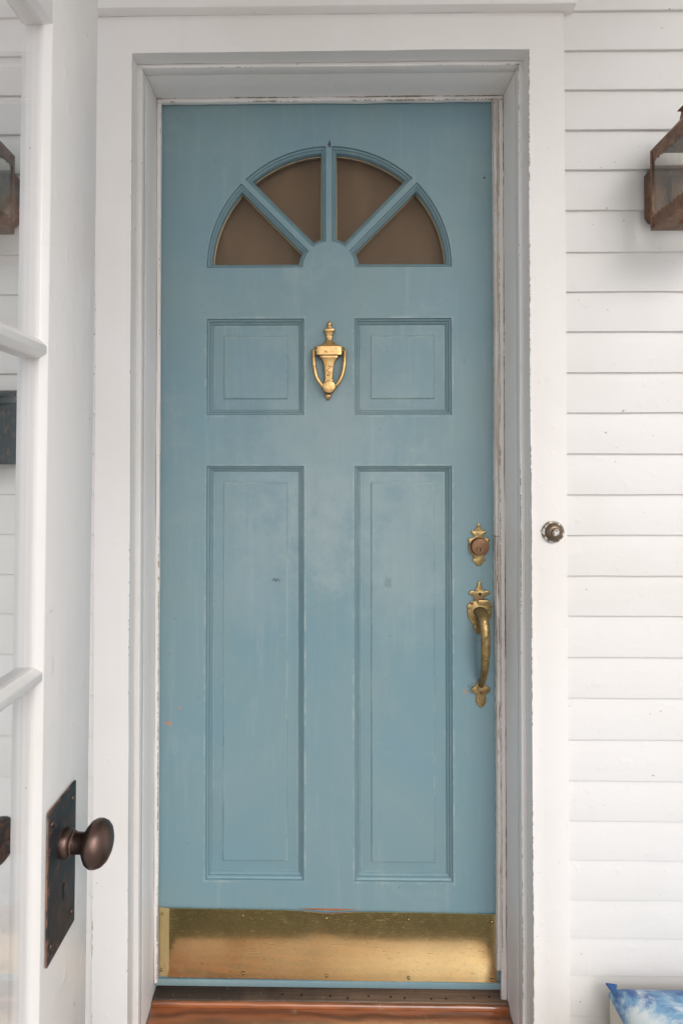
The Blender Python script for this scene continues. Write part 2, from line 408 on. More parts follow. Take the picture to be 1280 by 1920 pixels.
def mirror_outline(half, cx, cz, s):
    """half: (half width, down) pairs from top to bottom, in units of s"""
    pts = [(cx + w*s, cz - d*s) for w, d in half]
    pts += [(cx - w*s, cz - d*s) for w, d in reversed(half) if w > 1e-6]
    return pts
def struct(o): o['kind'] = 'structure'; return o

# ------------------------------------------------------------------ the setting
bm = bmesh.new(); bmesh.ops.create_grid(bm, x_segments=2, y_segments=2, size=400)
for v in bm.verts: v.co.z = -.62
struct(bm_obj('ground', bm, 'ground'))
pf = struct(box('porch_floor', -2.6, 3.2, -1.62, .119, -.30, -.205, 'floor', None, 0))
BASE[pf.name] = Vector((0, 0, 0))
for i in range(17):
    y1 = .115 - i*.1; box('floor_board', -2.6, 3.2, y1-.097, y1, -.2045, -.18, 'floor', pf, .002, 1)
pc = struct(box('sky_block_ceiling', -.80, 1.3, -1.66, .034, 2.86, 2.94, 'ceiling', None, 0))  # unseen slab, its extent cut to shape the sky light on the wall
BASE[pc.name] = Vector((0, 0, 0))
box('sky_block_beam', -.80, .72, -1.66, -1.56, 2.33, 2.8595, 'ceiling', pc, .003)  # added out of view to keep bright sky out of the fanlight reflection


# ------------------------------------------------------------------ house wall: sheathing and every clapboard
wall = thing('house_wall', 'white painted clapboard house wall around the blue front door', 'wall', (0, .12, -.5))
box('sheathing', -2.6, -.405, .034, .13, -.5, 3.40, 'siding', wall, 0)
box('sheathing', .410, 3.2, .034, .13, -.5, 3.40, 'siding', wall, 0)
box('sheathing', -.405, .410, .036, .13, 2.105, 3.40, 'siding', wall, 0)
LIPS = [3.1855, 3.1016, 3.0178, 2.934, 2.8502, 2.7664, 2.6825, 2.5987, 2.5149, 2.4311, 2.3472, 2.2634, 2.1793, 2.0953, 2.0121, 1.928, 1.844, 1.7602, 1.6721, 1.5886, 1.5053, 1.421, 1.3369, 1.2519, 1.1681,
        1.0845, 1.0, .9178, .8336, .7485, .6635, .5798, .4985, .4194, .3384, .2607, .1854, .104, .022, -.06, -.142]
def clapboard(x0, x1, z, top, segs):
    bm = bmesh.new(); rr = []
    tilt = random.uniform(-.0006, .0006)
    ph = random.uniform(0, 6)
    for k in range(segs+1):
        x = x0 + (x1-x0)*k/segs
        w = .0006*math.sin(x*5.3+ph) + random.gauss(0, .00022) + tilt*(k/segs-.5)
        yl = .0035 + random.gauss(0, .0003)
        zl = z + w
        rr.append([(x, .0335, zl+.004), (x, yl+.0015, zl), (x, yl+.0004, zl+.0006), (x, yl, zl+.002), (x, .0108, top), (x, .0335, top)])
    rings_mesh(bm, rr, True, True, True)
    return bm_obj('clapboard', bm, 'siding', wall, 30)
boards = []
for i, z in enumerate(LIPS):
    top = (LIPS[i-1] if i else 3.28) + (.0125 if i else 0)
    if z > 2.2:
        clapboard(-2.6, 3.2, z, top, 60)
    else:
        clapboard(-2.6, -.4885, z, top, 30)
        boards.append((z, clapboard(.4915, 3.2, z, top, 40)))
for (bi, x, dz) in ((25-3, .534, .020), (26-3, .524, .018), (12, .85, .03)):
    z, b = boards[bi]
    lathe('nail_head', [(.0044, 0), (.0038, .0012), (.0024, .0018), (.0006, .0020)], (x, .0068, z+dz), (0, -1, 0), 'siding', b, 14)

# ------------------------------------------------------------------ door frame
frame = thing('door_surround', 'white painted wooden door frame with stepped casing round the blue door', 'door frame', (0, .06, -.18))
CZ = 2.0965
def upright(name, x0, x1, y0, y1, z0, z1, mat, bev, segs=14, wob=.00035):
    """a straight board with arrises that wander a little, as hand painted wood does"""
    pts = [(x0, y0), (x1, y0), (x1, y1), (x0, y1)]
    bm = bmesh.new(); rr = []
    for k in range(segs+1):
        a = z0 + (z1-z0)*k/segs
        rr.append([(p[0]+random.gauss(0, wob), p[1]+(random.gauss(0, wob) if p[1] == y0 else 0), a) for p in pts])
    rings_mesh(bm, rr, True, True, True)
    bmesh.ops.recalc_face_normals(bm, faces=bm.faces)
    es = [e for e in bm.edges if len(e.link_faces) == 2 and e.calc_face_angle(0) > .8]
    bmesh.ops.bevel(bm, geom=es, offset=bev, segments=2, affect='EDGES', profile=.5)
    return bm_obj(name, bm, mat, frame, 35)
def level(name, x0, x1, y0, y1, z0, z1, mat, bev, segs=14, wob=.00035):
    pts = [(y0, z0), (y1, z0), (y1, z1), (y0, z1)]
    bm = bmesh.new(); rr = []
    for k in range(segs+1):
        a = x0 + (x1-x0)*k/segs
        rr.append([(a, p[0]+(random.gauss(0, wob) if p[0] == y0 else 0), p[1]+random.gauss(0, wob)) for p in pts])
    rings_mesh(bm, rr, True, True, True)
    bmesh.ops.recalc_face_normals(bm, faces=bm.faces)
    es = [e for e in bm.edges if len(e.link_faces) == 2 and e.calc_face_angle(0) > .8]
    bmesh.ops.bevel(bm, geom=es, offset=bev, segments=2, affect='EDGES', profile=.5)
    return bm_obj(name, bm, mat, frame, 35)
def wander(p, q, n, w=.0004):
    return [(p[0]+(q[0]-p[0])*k/n + (random.gauss(0, w) if 0 < k and p[0] == q[0] else 0), p[1]+(q[1]-p[1])*k/n + (random.gauss(0, w) if 0 < k and p[1] == q[1] else 0)) for k in range(n)]
cor = [(-.4875, -.18), (-.4875, 2.174), (.4905, 2.174), (.4905, -.18), (.4165, -.18), (.4165, CZ), (-.4135, CZ), (-.4135, -.18)]
out = []
for i_, p_ in enumerate(cor): out += wander(p_, cor[(i_+1) % 8], 14 if i_ % 2 == 0 and i_ != 6 or i_ in (1, 2, 4, 5, 6) else 2)
plate('casing', out, 0, .033, 'trim_v', frame, .0018, 35)
level('drip_cap', -.505, .509, -.022, .033, 2.1745, 2.222, 'trim_h', .003)
# inner trim: flat edge of the jamb with a small round, standing behind the casing
upright('inner_trim', -.4130, -.4025, .0345, .060, -.18, 2.0885, 'trim_v', .003)
upright('inner_trim', .4060, .4160, .0345, .060, -.18, 2.0885, 'trim_v', .003)
level('inner_trim', -.4130, .4160, .0345, .060, 2.0890, 2.100, 'trim_h', .003)
upright('jamb', -.440, -.4020, .0605, .20, -.18, 2.0885, 'trim_v', .0008)
upright('jamb', .4055, .440, .0605, .20, -.18, 2.0885, 'trim_v', .0008)
level('head_jamb', -.440, .440, .0605, .20, 2.0895, 2.13, 'trim_h', .0008)
upright('stop', -.4015, -.3925, .136, .1485, .040, 2.0795, 'trim_v', .0022, 24, .0005)
upright('stop', .3925, .4050, .136, .1485, -.0005, 2.0795, 'trim_v', .0022, 24, .0005)
level('stop', -.4015, .4050, .136, .1485, 2.0800, 2.0890, 'trim_h', .0022, 20, .0005)
# weather strip on the latch side, in two lengths, its paint flaking off in layers
def strip(z0, z1, bow, mat):
    bm = bmesh.new(); rr = []; n = int((z1-z0)/.012)
    for k in range(n+1):
        z = z0+(z1-z0)*k/n; s = k/n
        b = bow*math.sin(math.pi*s) + random.gauss(0, .00035)
        g = .131 + random.gauss(0, .0003); w2 = random.gauss(0, .0003)
        rr.append([(.3815+b, .1495, z), (.3818+b, g+.004, z), (.3835+b, g+.001, z), (.3865+b+w2, g, z), (.3872+b+w2, g+.003, z), (.3885+b+w2, g+.003, z),
                   (.3893+b, g+.0008, z), (.3918+b*.5, g+.001, z), (.3923+b*.5, .1495, z)])
    rings_mesh(bm, rr, True, True, True)
    return bm_obj('weather_strip', bm, mat, frame, 50)
strip(1.067, 2.079, .0012, 'chipped_less')
strip(.083, 1.0655, .0028, 'chipped')

# ------------------------------------------------------------------ sill
sill = thing('door_sill', 'worn orange varnished wooden sill below the blue front door', 'sill', (0, .1, -.18))
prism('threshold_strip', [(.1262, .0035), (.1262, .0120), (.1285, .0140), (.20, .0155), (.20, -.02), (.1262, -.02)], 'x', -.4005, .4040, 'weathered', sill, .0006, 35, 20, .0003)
prism('worn_edge', [(.1195, .0020), (.1195, .0085), (.1215, .0110), (.1258, .0125), (.1258, -.02), (.1195, -.02)], 'x', -.4003, .4038, 'sill', sill, .0006, 35, 20, .0003)
prism('sill_board', [(-.036, -.024), (-.040, -.018), (-.036, -.0115), (.1190, .0030), (.1190, -.06), (-.034, -.06)], 'x', -.4001, .4036, 'sill', sill, .001, 35, 14, .0003)
box('riser', -.4005, .4040, -.020, .12, -.1795, -.0605, 'trim_h', sill, .001)
for i in range(11):
    x = -.10 + i*.047 + random.uniform(-.012, .012)
    lathe('nail_hole', [(.0026, 0), (.0018, .0006)], (x, .1385+random.uniform(-.004, .004), .0146), (0, 0, 1), 'hole', sill, 10)

# ------------------------------------------------------------------ front door
DY = .15
door = thing('front_door', 'weathered blue panelled front door with fanlight and brass fittings', 'door', (0, .17, .02))
PANELS = [(-.286, -.0575, 1.347, 1.574), (.0605, .287, 1.347, 1.574), (-.286, -.0575, .2665, 1.2274), (.0605, .2865, .2660, 1.2274)]
FC = (.0008, 1.6945); FR, FH = .2875, .0610; SP = .0068
ANG = [0, 45.5, 90, 134.5, 180]
def sector(k, o, n=14):
    a0, a1 = R(ANG[k]), R(ANG[k+1])
    h0 = (0.0 if k == 0 else SP) + o; h1 = (0.0 if k == 3 else SP) + o
    Ro, Ri = FR - o, FH + o
    pts = []
    s, e = a0 + math.asin(h0/Ro), a1 - math.asin(h1/Ro)
    for i in range(n+1):
        a = s + (e-s)*i/n; pts.append((FC[0]+Ro*math.cos(a), FC[1]+Ro*math.sin(a)))
    s, e = a1 - math.asin(h1/Ri), a0 + math.asin(h0/Ri)
    for i in range(n//2+1):
        a = s + (e-s)*i/(n//2); pts.append((FC[0]+Ri*math.cos(a), FC[1]+Ri*math.sin(a)))
    return pts
def rect(p, o):
    return [(p[0]+o, p[2]+o), (p[1]-o, p[2]+o), (p[1]-o, p[3]-o), (p[0]+o, p[3]-o)]
DX0, DX1, DZ0, DZ1 = -.400, .404, .030, 2.086
bm = bmesh.new()
loops = [[(DX0, DZ0), (DX1, DZ0), (DX1, DZ1), (DX0, DZ1)]] + [rect(p, 0) for p in PANELS] + [sector(k, 0) for k in range(4)]
front_loops = []
for y in (DY, DY+.044):
    es = []
    for lp in loops:
        v = [bm.verts.new((x, y, z)) for x, z in lp]
        for i in range(len(v)): es.append(bm.edges.new((v[i], v[(i+1) % len(v)])))
        front_loops.append(v)
    bmesh.ops.triangle_fill(bm, use_beauty=True, use_dissolve=False, edges=es)
nl = len(loops)
for a, b in [(front_loops[0], front_loops[nl])] + list(zip(front_loops[5:nl], front_loops[nl+5:])):
    for i in range(len(a)):
        j = (i+1) % len(a); bm.faces.new((a[i], a[j], b[j], b[i]))
bm_obj('slab', bm, 'door', door)
PROF = [(0, 0), (.0004, .0004), (.0009, .0048), (.0020, .0052), (.0026, .0036), (.0036, .0040), (.0052, .0060), (.0062, .0084), (.0066, .0108), (.0076, .0110), (.0081, .0092), (.0092, .0096), (.0112, .0122), (.0124, .0150), (.0142, .0154)]
for p in PANELS:
    bm = bmesh.new()
    rings_mesh(bm, [[(x, DY+d, z) for x, z in rect(p, o)] for o, d in PROF])
    bm_obj('panel_moulding', bm, 'door', door, 30)
    bm = bmesh.new()
    fo = .0395
    rings_mesh(bm, [[(x, DY+d, z) for x, z in rect(p, o)] for o, d in ((.0138, .0165), (.0138, .0142), (fo-.0016, .0116), (fo-.0010, .0112), (fo+.0012, .0084), (fo+.0020, .0080))], True, False, True)
    bm_obj('panel', bm, 'door', door, 15)
FPROF = [(0, 0), (.0004, .0005), (.0009, .0052), (.0020, .0056), (.0026, .0036), (.0042, .0040), (.0056, .0060), (.0062, .0088), (.0072, .0090), (.0078, .0076), (.0096, .0092), (.0108, .0120), (.0112, .0200), (.0114, .0340)]
for k in range(4):
    bm = bmesh.new(); rings_mesh(bm, [[(x, DY+d, z) for x, z in sector(k, o)] for o, d in FPROF])
    bm_obj('fanlight_moulding', bm, 'door', door, 30)
    bm = bmesh.new(); rings_mesh(bm, [[(x, DY+d, z) for x, z in sector(k, o)] for o, d in ((.0111, .0262), (.0116, .0257), (.0124, .0262), (.0125, .0285))])
    bm_obj('glazing_bead', bm, 'brass_bright', door, 30)
    bm = bmesh.new(); rings_mesh(bm, [[(x, DY+d, z) for x, z in sector(k, .0108)] for d in (.0290, .0320)], True, True, True)
    bm_obj('pane', bm, 'glass', door)
bm = bmesh.new(); gv = []
for i in range(121):               # cloth hung behind the glass, in loose folds
    x = -.33 + .66*i/120; col_ = []
    for j in range(11):
        z = 1.62 + .42*j/10
        sag = .0045*math.sin(x*34 + .8*math.sin(z*6)) + .0025*math.sin(x*71+2) + .010*math.exp(-((x+.225+.25*(z-1.7))/.022)**2)
        col_.append(bm.verts.new((x, DY+.060-sag, z)))
    gv.append(col_)
for i in range(120):
    for j in range(10): bm.faces.new((gv[i][j], gv[i+1][j], gv[i+1][j+1], gv[i][j+1]))
bmesh.ops.solidify(bm, geom=bm.faces[:], thickness=.0015)
bm_obj('curtain', bm, 'curtain', door, 180)
box('bottom_rail', DX0+.0005, DX1-.0005, DY-.0065, DY-.0003, .0285, .0435, 'door', door, .0018)

# kick plate: thin sheet, gently buckled, its left end bent forward
bm = bmesh.new(); NX, NZ = 60, 8; KX0, KX1 = -.3945, .3850
gridv = []
for i in range(NX+1):
    s = i/NX; x = KX0 + (KX1-KX0)*s; col = []
    for j in range(NZ+1):
        t = j/NZ
        top = .2050 - .0070*s - (.0030*math.exp(-((x-.0)/.05)**2) if j == NZ else 0)
        bot = .0480 - .0070*s
        z = bot + (top-bot)*t
        y = DY - .0046 - .00055*math.sin(x*16+.6)*(.6+.4*t) - .00010*math.sin(x*47+t*2) - .0022*t**4*math.exp(-((x+.01)/.06)**2)
        if x < -.374: y = min(y + (-.374-x)*.20, DY-.0016)
        col.append((x, y, z))
    gridv.append(col)
fv = [[bm.verts.new(p) for p in c] for c in gridv]; bv = [[bm.verts.new((p[0], p[1]+.0012, p[2])) for p in c] for c in gridv]
for i in range(NX):
    for j in range(NZ):
        bm.faces.new((fv[i][j], fv[i+1][j], fv[i+1][j+1], fv[i][j+1])); bm.faces.new((bv[i][j], bv[i][j+1], bv[i+1][j+1], bv[i+1][j]))
for i in range(NX):
    for j in (0, NZ): bm.faces.new((fv[i][j], bv[i][j], bv[i+1][j], fv[i+1][j]))
for j in range(NZ):
    for i in (0, NX): bm.faces.new((fv[i][j], fv[i][j+1], bv[i][j+1], bv[i][j]))
kick = bm_obj('kick_plate', bm, 'kick', door, 4)
kick['label'] = 'scuffed brass kick plate with a bent left end'
for x, z in ((-.385, .191), (-.197, .190), (-.005, .186), (.183, .185), (.374, .182), (-.386, .062), (-.197, .058), (-.005, .055), (.183, .052), (.374, .050)):
    yy = DY - .0052 + (.0024 if x < -.374 else 0)
    lathe('screw', [(.0036, 0), (.0036, .0008), (.0030, .0018), (.0016, .0024)], (x, yy, z), (0, -1, 0), 'brass', kick, 12)
# frayed paint above the plate
prism('bare_wood_scar', [(-.07, .2038), (-.03, .2048), (.02, .2044), (.07, .2030), (.02, .2003), (-.05, .2016)], 'y', DY-.0009, DY-.0001, 'sill', door, .0003)

# knocker -----------------------------------------------------------------
s = .0001558; kx, kz0 = .0012, 1.565
def kz(v): return kz0 - (v-185)*s
knock = None
def loft(name, secs, mat, par, n=24, e=3.2, smooth=30):
    """sections (v, half width, y centre, half depth) as rounded rectangles"""
    bm = bmesh.new(); rr = []
    for v, w, yc, d in secs:
        ring = []
        for i in range(n):
            a = 2*math.pi*i/n + math.pi/n; c, q = math.cos(a), math.sin(a)
            ring.append((kx + (v-620)*-.0000025 + w*s*math.copysign(abs(c)**(2/e), c), yc + d*math.copysign(abs(q)**(2/e), q), kz(v)))
        rr.append(ring)
    rings_mesh(bm, rr, True, True, True)
    return bm_obj(name, bm, mat, par, smooth)
Y0 = DY - .0005
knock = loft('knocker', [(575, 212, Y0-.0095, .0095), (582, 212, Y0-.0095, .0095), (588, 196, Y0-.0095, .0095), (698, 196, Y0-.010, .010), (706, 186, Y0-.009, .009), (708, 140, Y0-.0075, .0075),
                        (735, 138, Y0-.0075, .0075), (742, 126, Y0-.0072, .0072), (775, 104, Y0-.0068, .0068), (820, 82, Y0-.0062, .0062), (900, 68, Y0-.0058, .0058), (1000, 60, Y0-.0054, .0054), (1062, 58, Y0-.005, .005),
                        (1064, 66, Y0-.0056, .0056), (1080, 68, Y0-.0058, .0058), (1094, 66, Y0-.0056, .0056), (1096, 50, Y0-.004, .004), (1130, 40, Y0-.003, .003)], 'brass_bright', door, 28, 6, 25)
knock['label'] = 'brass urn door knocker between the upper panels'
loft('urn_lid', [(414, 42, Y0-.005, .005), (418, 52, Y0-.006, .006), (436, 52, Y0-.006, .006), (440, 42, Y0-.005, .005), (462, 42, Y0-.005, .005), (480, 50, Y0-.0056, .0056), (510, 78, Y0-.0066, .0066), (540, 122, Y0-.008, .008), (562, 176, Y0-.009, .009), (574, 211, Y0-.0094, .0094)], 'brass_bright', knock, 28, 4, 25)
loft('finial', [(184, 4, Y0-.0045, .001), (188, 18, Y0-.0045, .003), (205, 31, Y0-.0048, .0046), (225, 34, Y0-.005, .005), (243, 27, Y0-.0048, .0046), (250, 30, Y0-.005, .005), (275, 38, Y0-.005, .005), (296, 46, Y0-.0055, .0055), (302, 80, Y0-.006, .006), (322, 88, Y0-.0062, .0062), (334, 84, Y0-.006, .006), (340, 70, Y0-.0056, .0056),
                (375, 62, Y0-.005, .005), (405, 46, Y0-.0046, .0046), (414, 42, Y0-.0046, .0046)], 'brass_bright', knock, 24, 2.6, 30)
for sg in (-1, 1):
    pts = [(kx+sg*.0350, Y0-.0075, kz(606)), (kx+sg*.0362, Y0-.0095, kz(640)), (kx+sg*.0358, Y0-.0135, kz(760)), (kx+sg*.0342, Y0-.0165, kz(880)), (kx+sg*.0300, Y0-.0180, kz(1010)), (kx+sg*.0232, Y0-.0180, kz(1100)), (kx+sg*.0135, Y0-.0170, kz(1172)), (kx+sg*.004, Y0-.016, kz(1190))]
    sp = smooth_path(pts, 5)
    tube('bail', sp, [.0036+.0012*math.sin(math.pi*i/(len(sp)-1)) for i in range(len(sp))], 'brass_bright', knock, 12)
    lathe('pivot', [(.0030, 0), (.0030, .0045)], (kx+sg*.030, Y0-.0085, kz(625)), (sg, 0, 0), 'brass_bright', knock, 12)
lathe('strike_disc', [(.0115, 0), (.0150, .003), (.0150, .0195), (.0138, .0215), (.0100, .0225), (.004, .0228)], (kx-.0005, Y0-.0005, kz(1177)), (0, -1, 0), 'brass_bright', knock, 32, 30)
loft('acorn', [(1240, 40, Y0-.004, .004), (1262, 32, Y0-.004, .004), (1275, 42, Y0-.005, .005), (1300, 47, Y0-.0055, .0055), (1325, 40, Y0-.005, .005), (1350, 24, Y0-.004, .003), (1366, 4, Y0-.003, .001)], 'brass_bright', knock, 24, 2.4, 40)
# engraved scroll on the urn: raised line
sc = [(600, 870), (625, 865), (615, 900), (590, 905), (580, 935), (605, 945), (620, 960), (600, 985), (585, 1000), (612, 1000), (625, 985)]
tube('engraving', smooth_path([(kx+(a-615)*s, Y0-.0118, kz(b)) for a, b in sc], 4), .00065, 'brass_dark', knock, 6)

# deadbolt and handle -------------------------------------------------------
q = 1/4.8/802
half = [(0, 0), (10, 3), (14, 12), (13, 26), (24, 44), (34, 62), (46, 74), (56, 66), (64, 58), (69, 72), (62, 92), (48, 104), (40, 112), (40, 122), (56, 132), (74, 136), (90, 132), (98, 142), (97, 154), (89, 168), (91, 190), (93, 212), (88, 240), (76, 264), (60, 284), (46, 298), (43, 310), (50, 320), (62, 326), (56, 338), (44, 344), (34, 352), (26, 368), (14, 378), (0, 381)]
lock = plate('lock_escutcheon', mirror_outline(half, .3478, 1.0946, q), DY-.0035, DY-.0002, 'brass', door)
lock['label'] = 'brass keyhole plate with a reddish brown lock cylinder'
lz = 1.0946 - 205*q
lathe('lock_cylinder', [(.0215, 0), (.0215, .002), (.0200, .003), (.0200, .0125), (.0190, .0145), (.0160, .0150), (.0001, .0150)], (.3475, DY-.0030, lz), (0, -1, 0), 'brass_dark', lock, 36, 35)
lathe('key_plug', [(.0080, 0), (.0080, .0012), (.0072, .0018), (.0001, .0018)], (.3472, DY-.0178, lz-.0055), (0, -1, 0), 'brass_dark', lock, 24, 35)
bm = bmesh.new(); add_box(bm, .3464, .3480, DY-.0203, DY-.0194, lz-.0105, lz-.0020); add_box(bm, .3455, .3489, DY-.0204, DY-.0195, lz-.0050, lz-.0022)
bm_obj('keyhole', bm, 'hole', lock)

half = [(0, 0), (9, 2), (14, 10), (14, 24), (22, 46), (32, 68), (38, 84), (48, 88), (62, 82), (78, 84), (92, 94), (96, 106), (88, 116), (72, 120), (58, 128), (46, 142), (38, 156), (36, 168), (44, 176), (62, 178), (82, 188), (98, 202), (113, 218), (112, 232), (106, 246), (108, 282), (100, 322), (84, 352), (64, 376), (50, 388), (47, 400), (56, 410), (50, 422), (38, 434), (32, 452), (18, 468), (0, 470)]
hx = .3489
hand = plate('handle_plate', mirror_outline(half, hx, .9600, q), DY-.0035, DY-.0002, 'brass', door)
hand['label'] = 'aged brass door pull with thumb latch and pointed plates'
def zc(px): return 1.22 - (px - 880)/802.0 - .0055      # height on the door of a row of the photograph
half2 = [(16, 0), (22, 14), (30, 30), (44, 54), (60, 68), (76, 78), (84, 92), (82, 108), (70, 122), (54, 130), (44, 142), (43, 158), (47, 178), (45, 198), (34, 222), (18, 244), (0, 252)]
plate('lower_tab', mirror_outline(half2, .3518, .6694+252*q, q), DY-.0035, DY-.0002, 'brass', hand)
path = [(.3500, DY-.001, .8905), (.3500, DY-.012, .8890), (.3500, DY-.026, .8840), (.3503, DY-.038, .8710), (.3508, DY-.0440, .8500), (.3512, DY-.0450, .8250), (.3515, DY-.0415, .7950), (.3517, DY-.0330, .7640), (.3518, DY-.0200, .7390), (.3518, DY-.0100, .7265), (.3518, DY-.0035, .7190)]
rad = [.0165, .0150, .0125, .0112, .0108, .0106, .0100, .0088, .0070, .0062, .0066]
sp = smooth_path(path, 5); rr_ = [rad[min(int(i/5), 9)]*(1-(i % 5)/5) + rad[min(int(i/5)+1, 10)]*((i % 5)/5) for i in range(len(sp))]
tube('grip', sp, rr_, 'brass', hand, 18, .72)
tl = [(-.0050, -.0052), (.0100, -.0080), (.0190, -.0062), (.0225, -.0010), (.0205, .0042), (.0140, .0058), (.0050, .0050), (-.0040, .0056), (-.0075, .0020)]
plate('thumb_latch', [(hx+.001+a, .9128+b) for a, b in tl], DY-.0085, DY-.0025, 'brass', hand, .0015)
plate('latch_slot', [(hx-.014+a, .9205+b) for a, b in ((0, -.0025), (.024, -.0020), (.024, .0012), (0, .0010))], DY-.0040, DY-.003, 'brass_dark', hand, .0003)
lathe('screw_hole', [(.0036, 0), (.0034, .0004)], (hx+.001, DY-.0034, .9600-112*q), (0, -1, 0), 'hole', hand, 16)
for x, z in ((hx-.0185, .9103), (.3518, .6694+140*q)):
    sw = lathe('screw', [(.0042, 0), (.0042, .0006), (.0030, .0014), (.0001, .0016)], (x, DY-.0034, z), (0, -1, 0), 'brass_dark', hand, 16)

# ------------------------------------------------------------------ doorbell on the casing
bell = thing('doorbell', 'round doorbell with chipped white paint on the right casing', 'doorbell', (.4603, 0, 1.0912))
def bell_mat():
    t = NT('paint_chipped_bell_metal'); p = t.pos()
    m = t.ramp(t.noise(p, 130, 5, .7), .50, .55)
    return t.set(t.mix(m, (.19, .145, .10), (.66, .63, .58)), .45, t.math('MULTIPLY', t.math('SUBTRACT', 1.0, m), .6), t.bump(m, .0006, .6))
M['bell'] = bell_mat()
M['bell_dark'] = metal('dull_brown_bell_metal', (.21, .16, .11), (.15, .115, .08), (.5, .46, .4), (.3, .5), 150, .5)
lathe('rim', [(.0225, 0), (.0225, .0035), (.0212, .0055), (.0185, .0062), (.0176, .0056)], (.4603, -.0002, 1.0912), (0, -1, 0), 'bell', bell, 36, 30)
lathe('dome', [(.0182, 0), (.0178, .003), (.0150, .0068), (.0110, .0092), (.0090, .0096), (.0086, .0118)], (.4603, -.0045, 1.0912), (0, -1, 0), 'bell_dark', bell, 36, 30)
lathe('button', [(.0072, 0), (.0072, .003), (.0052, .0050), (.0001, .0056)], (.4603, -.0155, 1.0912), (0, -1, 0), 'bell', bell, 24, 30)
lathe('screw_hole', [(.0013, 0), (.001, .0004)], (.4362, .0003, 1.0935), (0, -1, 0), 'hole', bell, 10)

# ------------------------------------------------------------------ wall lanterns
def lantern(cx, label):
    L = thing('wall_lantern', label, 'lantern', (cx, 0, 1.69), 'copper lanterns beside the front door')
    yb, yf = -.040, -.165; hw = .066; z0, z1 = 1.700, 1.854
    bpl = [(cx-.058, 1.740), (cx-.050, 1.728), (cx+.050, 1.728), (cx+.058, 1.740), (cx+.058, 1.828), (cx+.048, 1.841), (cx-.048, 1.841), (cx-.058, 1.828)]
    plate('back_plate', bpl, -.022, .002, 'copper', L, .006)
    box('neck', cx-.025, cx+.025, yb+.001, -.0225, 1.760, 1.812, 'copper', L, .003)
    for sx in (-1, 1):
        for y in (yb, yf+.006):
            box('corner_post', cx+sx*hw-.0035, cx+sx*hw+.0035, y-.006, y, z0, z1, 'copper', L, .0008)
    def rail(z, h, sgn, side):
        """scalloped copper strip along one face; side: 'l','r' or 'f'"""
        bm = bmesh.new(); n = 9; Lh = (yb-yf-.012) if side != 'f' else 2*hw-.008
        st = Lh/n; pts = [(0, 0)]
        top = [(0, h*sgn), (Lh, h*sgn)]
        sc_ = []
        for i in range(n):
            for k in range(7):
                a = math.pi*k/6; sc_.append((i*st + st*.5*(1-math.cos(a)), -sgn*st*.62*math.sin(a)))
        poly = sc_ + [(Lh, h*sgn), (0, h*sgn)]
        fr = []
        for off in (0, .0014):
            ring = []
            for a, b in poly:
                if side == 'f': ring.append((cx-hw+.004+a, yf-.001+off, z+b))
                else: sg = -1 if side == 'l' else 1; ring.append((cx+sg*(hw+.0005+off), yb-.006-a, z+b))
            fr.append(ring)
        rings_mesh(bm, fr, True, True, True)
        return bm_obj('scalloped_rail', bm, 'copper', L)
    for sd_ in ('l', 'r', 'f'):
        rail(z1-.016, .016, 1, sd_); rail(z0+.018, .018, -1, sd_)
    for sg in (-1, 1): box('glass_pane', cx+sg*hw-.0012, cx+sg*hw+.0008, yf+.007, yb-.0065, z0+.001, z1-.001, 'lantern_glass', L, 0)
    box('glass_pane', cx-hw+.004, cx+hw-.004, yf+.001, yf+.003, z0+.001, z1-.001, 'lantern_glass', L, 0)
    box('base_plate', cx-hw-.003, cx+hw+.003, yf-.002, yb+.0015, z0-.003, z0-.0005, 'copper', L, .0008)
    for dx in (-.030, 0, .030): lathe('vent_stud', [(.007, 0), (.006, .003), (.002, .005)], (cx+dx, -.080, z0-.003), (0, 0, -1), 'copper', L, 14)
    bm = bmesh.new(); o = .002
    rr = [[(cx+sx*(hw+o)*k, ((yb+yf)/2)+sy*((yb-yf)/2+o)*k, z) for sx, sy in ((-1, -1), (1, -1), (1, 1), (-1, 1))] for k, z in ((1, z1+.0005), (1, z1+.004), (.45, z1+.045), (.42, z1+.06), (.5, z1+.064))]
    rings_mesh(bm, rr, True, True, True); bm_obj('roof', bm, 'copper', L)
    lathe('finial', [(.005, 0), (.004, .008), (.008, .016), (.006, .024), (.001, .028)], (cx, (yb+yf)/2, z1+.064), (0, 0, 1), 'copper', L, 16)
    lathe('bulb', [(.011, 0), (.011, .03), (.014, .034), (.020, .055), (.022, .07), (.018, .085), (.008, .095), (.001, .097)], (cx, (yb+yf)/2, z0), (0, 0, 1), 'bulb', L, 20)
    return L
lantern(.7120, 'copper lantern with scalloped trim on the clapboards right of the door')
lantern(-.7060, 'copper lantern on the wall seen through the top pane of the white door')

# ------------------------------------------------------------------ mailbox behind the glass
mail = thing('mailbox', 'black metal wall mailbox seen through the middle pane of the white door', 'mailbox', (-.80, 0, 1.22))
mx0, mx1, my, mz0, mz1 = -.960, -.640, -.085, 1.230, 1.372
prism('body', [(.004, mz0), (my+.012, mz0), (my, mz0+.012), (my, mz1-.03), (.004, mz1-.012)], 'x', mx0, mx1, 'iron', mail, .002)
lo = [(mx0-.003, mz1-.004), (mx1+.003, mz1-.004), (mx1+.003, mz1-.045)] + [((mx0+mx1)/2 + .155*math.cos(a), mz1-.048-.045*math.sin(a)) for a in [math.pi*i/14 for i in range(15)]] + [(mx0-.003, mz1-.045)]
plate('lid', lo, my-.006, my-.001, 'iron', mail, .002)
prism('lid_top', [(.004, mz1+.010), (my-.006, mz1-.006), (my-.006, mz1-.002), (.004, mz1+.014)], 'x', mx0-.003, mx1+.003, 'iron', mail, .001)
n = 46
